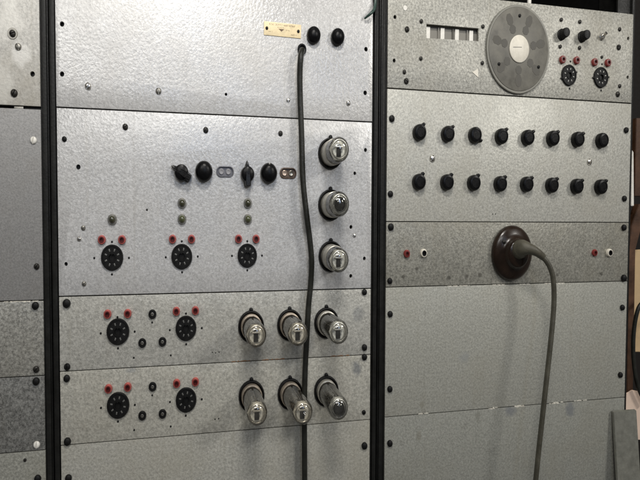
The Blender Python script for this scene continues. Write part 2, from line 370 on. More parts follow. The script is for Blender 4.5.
def stadium_ring():
    bm = bmesh.new(); o = stadium(0.0275, 0.0142); i = stadium(0.0250, 0.0117); n = len(o); zs = []
    for pts, z in ((o, 0), (o, 0.0010), (i, 0.0012), (i, -0.0018)): zs.append([bm.verts.new((x, y, z)) for x, y in pts])
    for A, B in zip(zs, zs[1:]):
        for k in range(n): bm.faces.new((A[k], A[(k+1) % n], B[(k+1) % n], B[k]))
    return finish(bm, 'window_bezel')
MESH['oval_ring'] = stadium_ring()
def stadium_plate():
    bm = bmesh.new(); b_prism(bm, stadium(0.0252, 0.0119), -0.0026, -0.0014); return finish(bm, 'window_plate')
MESH['oval_plate'] = stadium_plate()
MESH['disc'] = lathe('disc', [(0.0038, -0.0014), (0.0038, -0.0004), (0.0030, 0.0000), (0.0012, -0.0004), (0, -0.0004)], 18)

# ------------------------------------------------------------------ panels
U = 0.04445
XC = 0.0; WR = 0.38608; XR = WR+0.0214; XL = -0.0171-WR
class Panel:
    def __init__(s, x0, ztop, zbot, label, mat, w=0.0, gap=0.0011, gap_right=0.0):
        s.x0, s.zb, s.y = x0, zbot+Z0, -w
        s.root = thing('equipment_panel', label, 'panel', (x0, s.y, s.zb), 'grey equipment panels in the racks')
        s.W = WR/SX; s.H = ztop-zbot; s.gap = gap; s.mat = mat; s.cut = bmesh.new(); s.ncut = 0
    def uv(s, px, py, h=0.0):
        p = at(px, py, s.y-h); return ((p.x-s.x0)/SX, p.z-s.zb)
    def add(s, name, key, mat, px, py, h=0.0, w=0.0, rot=0.0, scale=1.0, parent=None):
        u, v = s.uv(px, py, h)
        return ob(name, MESH[key] if isinstance(key, str) else key, M[mat] if isinstance(mat, str) else mat, s.root, (u, v, w), math.radians(rot), scale)
    def hole(s, px, py, r, ring=False):
        u, v = s.uv(px, py); b_lathe(s.cut, [(0, -0.02), (r, -0.02), (r, 0.02), (0, 0.02)], 20, c=(u, v)); s.ncut += 1
    def slot(s, pts):
        b_prism(s.cut, [s.uv(*p) for p in pts], -0.02, 0.02); s.ncut += 1
    def done(s):
        bm = bmesh.new(); g = s.gap/2
        b_box(bm, 0.0, s.W, g, s.H-g, -0.0030, 0.0, bev=0.0006)
        me = finish(bm, 'plate', 30)
        if s.ncut:
            a = bpy.data.objects.new('a', me); cm = finish(s.cut, 'cut'); b = bpy.data.objects.new('b', cm)
            COL.objects.link(a); COL.objects.link(b)
            md = a.modifiers.new('b', 'BOOLEAN'); md.operation = 'DIFFERENCE'; md.object = b; md.solver = 'EXACT'
            dg = bpy.context.evaluated_depsgraph_get(); dg.update()
            me2 = bpy.data.meshes.new_from_object(a.evaluated_get(dg))
            bpy.data.objects.remove(a); bpy.data.objects.remove(b); bpy.data.meshes.remove(cm)
            me = me2; me.name = 'plate'; me.materials.clear()
            me.polygons.foreach_set('use_smooth', [True]*len(me.polygons)); me.set_sharp_from_angle(angle=math.radians(30))
        s.plate = ob('plate', me, s.mat, s.root)
        return s
    # fittings -----------------------------------------------------
    def screw(s, px, py, mat='dark_steel', rot=None, k=1.0, washer=False):
        o = s.add('screw', 'screw', mat, px, py, 0.001, 0.0008 if washer else 0, rnd.uniform(0, 180) if rot is None else rot, k)
        if washer: s.add('washer', 'washer', 'steel', px, py, 0.0, 0, 0, 1.0)
    def bolt(s, px, py, mat='black_screw', k=1.0): s.add('screw', 'bolt', mat, px, py, 0.0015, 0, 0, k)
    def rivet(s, px, py, mat='black_screw', k=1.0): s.add('rivet', 'rivet', mat, px, py, 0, 0, 0, k)
    def jack(s, px, py, mat='pale_red', core='red', k=0.93):
        u, v = s.uv(px, py, 0.003)
        o = ob('jack', MESH['jack'], M[mat], s.root, (u, v, 0), 0, k); ob('jack_core', MESH['jack_core'], M[core], o)
    def octal(s, px, py, rot=0, k=1.0, dots=(), tabs=False):
        u, v = s.uv(px, py, 0.0025)
        o = ob('valve_socket', MESH['octal'], M['bakelite_matt'], s.root, (u, v, 0), math.radians(rot), k)
        for q in range(8):
            a = 2*PI*(q+0.5)/8; ob('contact', MESH['contact'], M['contact'], o, (0.0093*math.cos(a), 0.0093*math.sin(a), 0), a)
        ob('socket_key', MESH['key'], M['bakelite_matt'], o)
        if tabs:
            for a in (-80, 100): ob('socket_tab', MESH['tab'], M['bakelite_matt'], o, (0, 0, 0), math.radians(a))
        for d in dots: s.rivet(*d)
    def small_jack(s, px, py):
        u, v = s.uv(px, py, 0.0025)
        o = ob('small_jack', MESH['small_jack'], M['bakelite_matt'], s.root, (u, v, 0)); ob('contact_sleeve', MESH['sleeve'], M['steel'], o)
    def lamp(s, px, py, mat='lens'):
        u, v = s.uv(px, py, 0.003)
        o = ob('indicator_lamp', MESH['bezel'], M['steel'], s.root, (u, v, 0)); ob('lens', MESH['lens'], M[mat], o)
    def collar(s, px, py):
        u, v = s.uv(px, py, 0.002); b_lathe(s.cut, [(0, -0.02), (0.0188, -0.02), (0.0188, 0.02), (0, 0.02)], 28, c=(u, v)); s.ncut += 1
        ob('tube_collar', MESH['collar'], M['bakelite_matt'], s.root, (u, v, 0)); return (s.x0+u*SX, s.zb+v)
    def chips(s, top, spans, mat='bare'):
        """bits of bare edge along the top or bottom seam, one joined strip"""
        bm = bmesh.new()
        for p0, p1 in spans:
            y = s.H-s.gap/2 if top else s.gap/2
            u0 = s.uv(p0, 250)[0]; u1 = s.uv(p1, 250)[0]; x = u0
            while x < u1:
                l = min(u1-x, rnd.uniform(0.003, 0.012)); d = rnd.uniform(0.0006, 0.0013)
                pts = [(x, y-0.0003), (x+l*0.3, y-d*0.6), (x+l*0.7, y-d), (x+l, y-0.0002), (x+l, y+0.0004), (x, y+0.0004)] if top else \
                      [(x, y-0.0004), (x+l, y-0.0004), (x+l, y+0.0003), (x+l*0.7, y+d), (x+l*0.3, y+d*0.6), (x, y+0.0002)]
                b_prism(bm, pts, -0.0008, 0.00025); x += l*rnd.uniform(1.0, 1.5)
        ob('chipped_edge', finish(bm, 'chipped_edge'), M[mat], s.root)['kind'] = 'stuff'
rnd = random.Random(7)
def zpx(px, py): return at(px, py).z-Z0
def patch(x0, zbot, px, py, wpx, hpx, col, st=0.8):
    p = at(px, py); k = 760.0
    return ((p.x-x0)/SX, p.z-Z0-zbot, wpx/2/k/SX, hpx/2/k, col, st)

zA, zB, zC, zD = 0.1302, -0.0916, -0.1807, -0.2694
zT, zE, zF, zG, zH = 0.3084, 0.1757, -0.0018, -0.0904, -0.2679
lA, lB, lC, lD = zpx(20, 108), zpx(20, 301), zpx(20, 376.8), zpx(20, 452)
GP = (0.17, 0.18, 0.19)

# rack frames ----------------------------------------------------------
def upright_mesh(x0, x1, z0, z1, lip):
    """angle section: front flange behind the panel ears, a rounded lip, a web running back"""
    bm = bmesh.new()
    b_box(bm, x0, x1, -0.0075, -0.0036, z0, z1, bev=0.0004)
    return bm
def rack(x0, label, ztop, left_lip, right_lip, mat='black_paint'):
    t = thing('rack_frame', label, 'rack', (x0, 0, Z0-0.75), rx=0)
    H = ztop+0.75; Wt = WR/SX
    for side in (0, 1):
        bm = bmesh.new(); lip = (left_lip, right_lip)[side]
        a, b = (-lip, 0.030) if side == 0 else (Wt-0.030, Wt+lip)
        e0, e1 = (a, a+0.0035) if side == 0 else (b-0.0035, b)
        b_box(bm, a, b, 0.0042, 0.0078, 0, H, bev=0.0005)               # front flange
        b_box(bm, e0, e1, 0.0060, 0.075, 0.0005, H-0.0005, bev=0.0004)    # web
        f0, f1 = (a+0.0016, a+0.0082) if side == 0 else (b-0.0082, b-0.0016)
        b_box(bm, f0, f1, 0.0006, 0.0055, 0.001, H-0.001, bev=0.0012)    # raised rim on the flange
        ob('upright', finish(bm, 'upright'), M[mat], t)
    ob('dark_back_sheet', box('dark_back_sheet', -0.008, Wt+0.008, 0.26, 0.264, 0.0, H), M['interior'], t)  # unseen near-black sheet added so holes and gaps show black
    for sx in (0, 1):
        a = -0.0085 if sx == 0 else Wt+0.0070
        ob('dark_side_sheet', box('dark_side_sheet', a, a+0.0015, 0.078, 0.26, 0.0, H), M['interior'], t)  # unseen sheets added to keep light out of the rack
    return t
rack(XL, 'black rack frame at the left edge of the photo, cut off by it', 0.62, 0.0100, 0.0100)
rack(XC, 'black rack frame in the middle, holding the panels with glass tubes', 0.62, 0.0100, 0.0125)
rr = rack(XR, 'black rack frame on the right, holding the panels with dial and knobs', 0.62, 0.0125, 0.0065)

# left rack -------------------------------------------------------------
P = Panel(XL, lA+5*U, lA, 'pale stained panel at top left, above a dark gap', hammertone('hammertone_pale_stained', (0.47, 0.46, 0.425), 0.26, 190, 0.35, 0.5, 0.15, 0.9, [patch(XL, lA, 8, 20, 26, 34, (0.68, 0.67, 0.62), 0.6), patch(XL, lA, 20, 55, 14, 22, (0.70, 0.69, 0.65), 0.7), patch(XL, lA, 3, 80, 16, 40, (0.64, 0.63, 0.58), 0.6)], seed=1), gap=0.0058)
P.screw(12.5, 33.5, 'dark_steel', 20, 1.0, True); P.screw(18, 46.5, 'steel', 100); P.hole(32.5, 74, 0.0032); P.add('tab', box('tab', -0.006, 0.006, -0.0018, 0.0018, -0.0028, -0.0008, bev=0.0003), 'steel', 18.5, 108); P.screw(14, 93, 'dark_steel', 60, 1.1)
P.done()
P = Panel(XL, lA, lB, 'smooth darker grey panel at the left edge with one white screw', hammertone('hammertone_slate', (0.25, 0.247, 0.24), 0.25, 300, 0.25, 0.52, 0.15, 0.4, seed=2), gap=0.0016)
P.screw(33.3, 140.2, 'white_paint', 80, 1.05); P.screw(36.5, 266.5, 'dark_steel', 50, 0.9); P.done()
P = Panel(XL, lB, lC, 'coarsely speckled grey panel at left edge, below the smooth darker one', hammertone('hammertone_speckled_left', (0.36, 0.355, 0.32), 0.50, 200, 0.5, 0.42, 0.3, 0.4, seed=3))
P.bolt(35.2, 305.8); P.screw(36, 369.5, 'dark_steel', 40); P.chips(True, [(3, 40)]); P.done()
P = Panel(XL, lC, lD, 'dark speckled grey panel at left edge with white lower screw', hammertone('hammertone_dark_left', (0.25, 0.25, 0.235), 0.55, 200, 0.5, 0.42, 0.3, 0.5, seed=4))
P.bolt(36, 381.5); P.screw(36.5, 445, 'white_paint', 85, 1.05); P.done()
P = Panel(XL, lD, lD-4*U, 'plain grey panel in the lower left corner', hammertone('hammertone_left_bottom', (0.33, 0.33, 0.29), 0.35, 220, 0.5, 0.44, 0.25, 0.5, seed=5))
P.bolt(37.5, 479); P.rivet(25, 460, 'dark_steel', 1.5); P.done()

# centre rack -----------------------------------------------------------
LIGHT = (0.575, 0.572, 0.562)
C1 = P = Panel(XC, zA+5*U, zA, 'pale grey panel with yellow name plate at the top of the middle rack', hammertone('hammertone_light_top', LIGHT, 0.20, 220, 0.44, 0.36, 0.25, 0.25, seed=6), w=0.0008)
for x, y in ((62, 24), (62, 74), (366, 49.2), (365.2, 92.8)): P.hole(x, y, 0.0031)
P.hole(226, 94.3, 0.0020)
P.screw(88, 86, 'chrome', 60, 1.05); P.screw(158.5, 91, 'steel', 95, 1.0); P.screw(348.5, 103, 'chrome', 30, 0.85); P.screw(288.3, 100, 'chrome', 90, 0.7)
for x, y in ((314, 34.8), (338, 36.6)): P.add('knob', 'button_knob', 'bakelite', x, y, 0.005)
P.add('cord_grommet', lathe('cord_grommet', [(0.0072, 0), (0.0072, 0.0026), (0.0060, 0.0042), (0.0046, 0.0042), (0.0042, 0.001), (0, 0.001)], 22), 'bakelite', 302, 49.2, 0.002)
# name plate
u0, v0 = P.uv(264.0, 21.2); u1, v1 = P.uv(301.0, 40.8); du = u1-u0; dv = v0-v1
bm = bmesh.new(); b_box(bm, 0, du, -dv*0.83, 0, 0, 0.0009, bev=0.00025); pl = ob('name_plate', finish(bm, 'name_plate'), M['brass'], P.root, (u0, v0, 0), math.radians(-0.8))
for a in (0.075, 0.925): ob('plate_screw', MESH['rivet'], M['black_screw'], pl, (du*a, -dv*0.415, 0.0009), 0, 1.5)
bm = bmesh.new()
def strokes(x0, x1, y, hgt):
    x = x0
    while x < x1:
        wd = hgt*0.62
        k = rnd.randrange(4)
        if k != 1: b_box(bm, x, x+hgt*0.16, y, y+hgt, 0.0009, 0.00098)
        if k in (0, 1, 3): b_box(bm, x, x+wd*0.8, y+hgt*0.82, y+hgt, 0.0009, 0.00099)
        if k in (0, 2): b_box(bm, x+wd*0.55, x+wd*0.8, y, y+hgt*0.7, 0.0009, 0.00100)
        if k in (2, 1): b_box(bm, x+0.0001, x+wd*0.7, y, y+hgt*0.18, 0.0009, 0.00101)
        x += wd*1.28 if rnd.random() > 0.14 else wd*2.0
strokes(du*0.14, du*0.86, -dv*0.19, dv*0.10); strokes(du*0.36, du*0.54, -dv*0.33, dv*0.06); strokes(du*0.58, du*0.68, -dv*0.47, dv*0.07)
strokes(du*0.12, du*0.24, -dv*0.62, dv*0.06); strokes(du*0.72, du*0.88, -dv*0.70, dv*0.06)
b_prism(bm, [(du*0.38, -dv*0.38), (du*0.55, -dv*0.38), (du*0.53, -dv*0.41), (du*0.465, -dv*0.54), (du*0.40, -dv*0.41)], 0.0009, 0.00097)
ob('lettering', finish(bm, 'lettering'), M['ink'], pl)
P.done()

C2 = P = Panel(XC, zA, zB, 'tall pale grey panel with pointer knobs, three round sockets and three tubes', hammertone('hammertone_light', (0.555, 0.555, 0.55), 0.24, 230, 0.42, 0.40, 0.25, 0.25, seed=7), gap=0.0018)
P.screw(64.2, 139, 'black_screw', 120, 0.8, False); P.hole(78.3, 167, 0.0031); P.hole(66, 264, 0.0024); P.hole(365.5, 150, 0.0027); P.hole(354.8, 173.3, 0.0024)
P.hole(364.4, 258.5, 0.0026); P.hole(350.8, 276, 0.0026); P.hole(351, 227, 0.0026)
P.screw(125.2, 126.8, 'dark_steel', 30, 0.95); P.screw(205.8, 130, 'dark_steel', 60, 0.95); P.screw(280.6, 133.4, 'dark_steel', 80, 0.85); P.screw(83.2, 228, 'steel', 20, 0.75); P.screw(79, 239, 'chrome', 70, 0.7)
P.screw(84, 283.8, 'steel', 45, 0.75); P.screw(354.6, 235.6, 'chrome', 20, 0.65); P.rivet(147, 209.7, 'dark_steel', 1.0)
P.lamp(112, 219.5)
for x in (182, 248): P.lamp(x, 203.2); P.lamp(x, 219.2, 'lens_green')
for x, y in ((101.6, 239.8), (121.8, 239.8), (172.5, 239.2), (191.5, 239.2), (238.6, 239), (256.2, 239)): P.jack(x, y)
P.octal(112, 257.6, 0, 1.0, [(94.3, 258), (129, 257.8), (112, 241.8), (112, 274.3)])
P.octal(181.8, 256.6, 5, 1.0, [(165.8, 257.2), (197.8, 256.4), (181.8, 241.3), (182.1, 272.2)])
P.octal(247.4, 255.6, -4, 0.97, [(232, 255.8), (262, 255.5), (247.3, 241.2), (247.3, 270.2)])
for x, y, a in ((181.5, 172.6, 60), (247.6, 174.2, 2)):
    u, v = P.uv(x, y, 0.006); o = ob('pointer_knob', MESH['pointer'], M['bakelite'], P.root, (u, v, 0), math.radians(a)); ob('pointer_line', MESH['pointer_line'], M['steel'], o)
for x, y in ((204, 171.2), (269, 173)):
    u, v = P.uv(x, y, 0.006); o = ob('dome_knob', MESH['dome_knob'], M['bakelite'], P.root, (u, v, 0))
u, v = P.uv(269, 173, 0.006); ob('index_mark', box('index_mark', -0.0011, 0.0011, 0.0096, 0.0126, 0.0085, 0.0112, bev=0.0003), M['steel'], o)
for x, y, ma, ca, cb in ((225, 171.6, 'oval_grey', 'dial_digit', 'dial_digit'), (288, 173.2, 'oval_brown', 'copper', 'anode')):
    u, v = P.uv(x, y); b_prism(P.cut, [(u+a, v+b) for a, b in stadium(0.0253, 0.0120)], -0.02, 0.02); P.ncut += 1
    o = ob('oval_window', MESH['oval_ring'], M['oval_grey' if ma == 'oval_grey' else 'oval_brown'], P.root, (u, v, 0)); ob('window_plate', MESH['oval_plate'], M[ma], o)
    for dx, mm in ((-0.0055, ca), (0.0052, cb)): ob('window_disc', MESH['disc'], M[mm], o, (dx, 0, 0))
T2 = [P.collar(330.6, 153.5), P.collar(330.6, 205.0), P.collar(331.0, 256.5)]
P.done()

SPK = (0.52, 0.515, 0.47)
C3 = P = Panel(XC, zB, zC, 'speckled grey panel directly below the tall pale one, three tubes on it', hammertone('hammertone_speckled', SPK, 0.33, 210, 0.55, 0.42, 0.25, 0.3,
     [patch(XC, zC, 358.5, 313, 13, 16, (0.22, 0.23, 0.235), 0.6)], seed=8))
P.bolt(66.5, 303.5, k=1.15); P.screw(67, 367, 'black_screw', 85, 1.05); P.bolt(364.6, 292.2, k=0.9); P.bolt(364.6, 347.6, k=0.95)
for x, y in ((107.3, 314.4), (127.5, 313.8), (176.3, 311.5), (195.4, 310.8)): P.jack(x, y)
P.octal(117.8, 331.8, 0, 1.03, [(100.8, 333.3), (134.7, 331.5), (117.5, 317.1), (118, 348.2)])
P.octal(186, 328.4, 0, 1.0, [(169.8, 330), (201.8, 328), (186, 313.5), (186.2, 344.2)])
for x, y in ((152.3, 314.4), (142.2, 343.2), (162.4, 342)): P.small_jack(x, y)
for x, y in ((152.2, 322.4), (133.8, 357.7), (170.8, 355.3)): P.rivet(x, y, k=0.9)
for x, y in ((212.3, 352.2), (215.6, 352.8), (219, 352)): P.rivet(x, y, 'dark_steel', 0.6)
T3 = [P.collar(251.2, 326.6), P.collar(289.8, 325.0), P.collar(326.6, 323.0)]
P.chips(False, [(231, 250), (262, 285), (331, 350)], 'rust'); P.done()

C4 = P = Panel(XC, zC, zD, 'speckled grey panel second from bottom in the middle rack, three long tubes', hammertone('hammertone_speckled_lower', (0.52, 0.51, 0.45), 0.31, 210, 0.55, 0.42, 0.25, 0.35,
     [patch(XC, zD, 357, 367.5, 12, 20, GP, 0.9), patch(XC, zD, 130, 370, 11, 6, (0.25, 0.27, 0.29), 0.5)], seed=9))
P.bolt(66.6, 378.6, k=0.95); P.bolt(67.3, 441.8, k=1.05); P.bolt(364.6, 357.2, k=0.95); P.screw(364, 412.6, 'black_screw', 10, 0.8)
for x, y in ((108.2, 389.2), (127.6, 387.4), (176.6, 383.8), (195.4, 382.2)): P.jack(x, y)
P.octal(118, 405.6, 10, 1.03, [(101, 407.8), (134.9, 404.8), (118, 421.4)])
P.octal(186.1, 400.2, 10, 1.0, [(170, 401.9), (201.8, 399.2), (185.8, 415.6)])
for x, y in ((152.5, 387), (142.2, 416), (162.5, 414.2)): P.small_jack(x, y)
for x, y in ((152.2, 395.2), (134.2, 430), (170.8, 426.4)): P.rivet(x, y, k=0.9)
for x, y in ((215, 419.2), (218.6, 418.6)): P.rivet(x, y, 'dark_steel', 0.7)
T4 = [P.collar(251.6, 396.2), P.collar(290.2, 394.0), P.collar(326.4, 391.2)]
P.done()
P = Panel(XC, zD, zD-4*U, 'plain grey panel at the bottom of the middle rack', hammertone('hammertone_plain', (0.48, 0.475, 0.425), 0.29, 200, 0.5, 0.42, 0.25, 0.5, seed=10))
P.bolt(68.3, 478.5); P.bolt(364.6, 446, k=1.05); P.done()

# right rack ------------------------------------------------------------
R1 = P = Panel(XR, zT, zE, 'grey panel with large round dial, counter window and two tall knobs', hammertone('hammertone_speckled_right', (0.425, 0.418, 0.372), 0.44, 215, 0.45, 0.50, 0.25, 0.4, seed=11), gap=0.0022)
for x, y in ((395, 17), (394.2, 60.5), (628.3, 38.6), (627.8, 77.3)): P.hole(x, y, 0.0027)
for x, y in ((421.6, 21), (421.2, 58.3), (483.3, 26.3), (482.7, 62.8), (561.7, 19.5), (580.3, 21.6), (560.6, 46.4), (580, 47.7)): P.bolt(x, y, 'dark_steel', 0.62)
for x, y, k in ((407.2, 29.2, 0.95), (404.6, 71.8, 0.75), (406.4, 81, 1.0), (620, 29.2, 0.75), (619, 47.2, 1.0), (620, 86, 0.75), (618, 94.2, 1.0)): P.screw(x, y, 'dark_steel', None, k)
P.add('white_mark', lathe('white_mark', [(0.0034, 0), (0.0034, 0.0006), (0, 0.0008)], 14), 'white_paint', 405, 8)
u, v = P.uv(475.5, 73.2); bm = bmesh.new(); b_prism(bm, [(-0.0062, 0.001), (0.004, 0.0062), (0.005, -0.0056)], 0, 0.0006)
ob('triangle_mark', finish(bm, 'triangle_mark'), M['cream'], P.root, (u, v, 0))
P.slot([(426.4, 38), (478.6, 41.2), (478.6, 28.3), (426.4, 23.8)])
ua, va = P.uv(423, 43); ub, vb = P.uv(482, 22)
cw = ob('counter_window', box('counter_window', ua, ub, va, vb, -0.0090, -0.0068), M['drum_grey'], P.root)
for k, x in enumerate((429.3, 443.8, 458.3, 472.6)):
    u, v = P.uv(x, 32.6+0.085*(x-429)); bm = bmesh.new(); b_prism(bm, [(-0.0034, -0.0092), (0.0036, -0.0092), (0.0038, 0.0092), (-0.0030, 0.0092)], -0.0066, -0.0042)
    ob('white_bar', finish(bm, 'white_bar'), M['white_paint'], cw, (u, v, 0))
    if k: ob('drum', box('drum', -0.0012, 0.0012, -0.010, 0.010, -0.0067, -0.0052), M['dial_mark' if k == 2 else 'drum_grey'], cw, (u-0.0064, v, 0))
# dial
HB = 0.0042; u, v = P.uv(519.0, 49.0, HB); RD = 0.0618
dial = ob('dial', lathe('dial', [(0.0, 0.0006), (RD*0.90, 0.0006), (RD*0.90, HB-0.0022), (RD*0.945, HB-0.0012), (RD*0.945, HB-0.0004), (RD*0.93, HB), (0, HB)], 72), M['dial_grey'], P.root, (u, v, 0))
ob('dial_rim', lathe('dial_rim', [(RD*0.95, 0.0010), (RD*1.0, 0.0010), (RD*1.005, HB*0.5), (RD*0.995, HB-0.0010), (RD*0.975, HB-0.0007), (RD*0.95, HB-0.0009), (RD*0.95, 0.0010)], 72), M['dial_rim'], dial)
ob('rim_seat', lathe('rim_seat', [(RD*0.90, 0.0), (RD*1.0, 0.0), (RD*1.0, 0.0008), (RD*0.90, 0.0008)], 72), M['dial_mark'], dial)
ob('dial_hub', lathe('dial_hub', [(RD*0.31, HB), (RD*0.31, HB+0.0012), (RD*0.295, HB+0.0018), (0, HB+0.0019)], 48), M['cream'], dial)
bm = bmesh.new(); b_box(bm, -0.013, 0.004, -0.0004, 0.0004, HB+0.0019, HB+0.0021); ob('hub_scratch', finish(bm, 'hub_scratch'), M['drum_grey'], dial, (0, 0.002, 0), 0.05)
for q in range(7):
    a = math.radians(-90+360/7*q); bm = bmesh.new()
    for cx, rx, ry, hh in ((-0.0080, 0.0062, 0.0060, 0.00030), (0.0066, 0.0088, 0.0062, 0.00024)):
        b_prism(bm, [(cx+rx*math.cos(2*PI*k/22)*(1+0.06*math.sin(3*k+q)), ry*math.sin(2*PI*k/22)*(1+0.08*math.cos(2*k+q))) for k in range(22)], HB, HB+hh)
    ob('dial_mark', finish(bm, 'dial_mark'), M['dial_mark'], dial, (0.0372*math.cos(a), 0.0372*math.sin(a), 0), a)
for a in (90, -30, 210):
    ob('dial_screw', MESH['bolt'], M['black_screw'], dial, (0.045*math.cos(math.radians(a)), 0.046*math.sin(math.radians(a)), HB), 0, 0.5)
for x, y in ((562.6, 34.2), (583.0, 36.4)): P.add('tall_knob', 'tall_knob', 'bakelite_matt', x, y, 0.003)
u, v = P.uv(602.2, 36.4, 0.002)
o = ob('toggle_switch', lathe('toggle_switch', [(0.0056, 0), (0.0056, 0.0018), (0.0042, 0.0022), (0.0040, 0.0050), (0.0026, 0.0054), (0, 0.0054)], 6, 20), M['chrome'], P.root, (u, v, 0))
ob('toggle_lever', tube_mesh('toggle_lever', [(0, 0, 0.004), (0, 0.0012, 0.007), (0.0002, 0.0026, 0.010)], [0.0018, 0.0022, 0.0027], 10), M['chrome'], o)
for x, y in ((563.2, 59.4), (577.3, 60.2), (595.4, 62), (608.6, 62.6)): P.jack(x, y, 'dull_red', 'red', k=0.95)
P.octal(569.6, 75, 8, 0.96, [(569.4, 88.6), (570.4, 61.5)], True); P.octal(601.6, 77.2, -6, 0.96, [(601, 90.5), (602, 64.2)], True)
P.bolt(602.4, 56.9, 'dark_steel', 0.5)
P.done()

R2 = P = Panel(XR, zE, zF, 'pale grey panel with sixteen black selector knobs in two rows', hammertone('hammertone_knob_panel', (0.50, 0.495, 0.445), 0.28, 220, 0.45, 0.50, 0.22, 0.35, seed=12))
row1 = [(420, 132.2, 58), (448.4, 133.8, 50), (475.6, 134.8, -38), (502.2, 136.2, 50), (528.5, 137.4, 42), (553.7, 138.2, 47), (578.6, 139.2, 42), (602.8, 140.3, None)]
row2 = [(419.5, 181.8, 60), (447.6, 182.2, 55), (474.5, 182.8, 55), (501, 183.8, 50), (527.5, 184.2, 46), (552.7, 185.2, 46), (577.7, 186.2, 42), (601.7, 186.8, 44)]
for x, y, a in row1+row2:
    u, v = P.uv(x, y, 0.006); r = math.radians(a if a is not None else 30)
    o = ob('selector_knob', MESH['selector' if a is not None else 'selector_plain'], M['bakelite'], P.root, (u, v, 0), r, 0.97)
P.screw(432.5, 158.5, 'chrome', 40, 1.15); P.screw(589.6, 161.8, 'chrome', 70, 1.15)
for x, y, k in ((392, 118.5, 1.0), (390.6, 194, 0.95), (626.4, 130.2, 0.95), (624.6, 198.6, 0.95)): P.bolt(x, y, k=k)
for x in (492.6, 495.4): P.rivet(x, 214, 'dark_steel', 0.6)
P.done()

R3 = P = Panel(XR, zF, zG, 'low dark speckled panel behind the brown bakelite plug', hammertone('hammertone_plug_panel', (0.325, 0.318, 0.275), 0.42, 230, 0.5, 0.45, 0.25, 0.6,
     [patch(XR, zG, x, y, 5, 5, (0.06, 0.055, 0.045), 0.8) for x, y in ((417, 268.5), (467, 276), (480, 275), (557, 275), (601, 274), (403, 277), (449, 278))], seed=13))
for x, y, k in ((391, 227, 1.05), (390, 281, 0.9), (624.2, 227.6, 1.0), (624, 278.2, 1.15)): P.bolt(x, y, k=k)
P.jack(407.2, 253.8, 'dull_red', 'red', 0.9); P.jack(424, 253.2, 'cream', 'black_screw', 0.98); P.jack(595.4, 252.8, 'dull_red', 'red', 0.85); P.jack(610, 252.8, 'cream', 'black_screw', 1.0)
SOCK = P.uv(512.6, 253, 0.006); P.done()

R4 = P = Panel(XR, zG, zH, 'blank grey panel directly below the plug, crossed by the plug cord', hammertone('hammertone_blank_upper', (0.415, 0.415, 0.368), 0.27, 240, 0.4, 0.45, 0.22, 0.4,
     [patch(XR, zH, 464, 357.5, 14, 13, (0.30, 0.31, 0.30), 0.75), patch(XR, zH, 422, 405, 6, 8, (0.26, 0.25, 0.20), 0.7)], seed=14))
for x, y in ((390.3, 314.2), (390, 389.3), (622.6, 307.6), (620.6, 375)): P.bolt(x, y, k=0.95)
P.chips(True, [(448, 470), (493, 505), (520, 530), (545, 565)]); P.chips(False, [(420, 430), (495, 500), (517, 526), (556, 566), (577, 590)]); P.done()
R5 = P = Panel(XR, zH, zH-4*U, 'blank grey panel at the bottom right, partly behind the leaning plate', hammertone('hammertone_blank_lower', (0.345, 0.348, 0.31), 0.27, 240, 0.4, 0.45, 0.22, 0.5,
     [patch(XR, zH-4*U, 510, 411, 14, 13, GP, 0.9), patch(XR, zH-4*U, 570, 409, 11, 15, GP, 0.9), patch(XR, zH-4*U, 478, 417, 6, 14, (0.2, 0.2, 0.17), 0.7), patch(XR, zH-4*U, 419, 436, 7, 12, (0.22, 0.21, 0.17), 0.7)], seed=15))
P.bolt(390, 443.6); P.chips(True, [(491, 497), (517, 527), (552, 562)]); P.done()

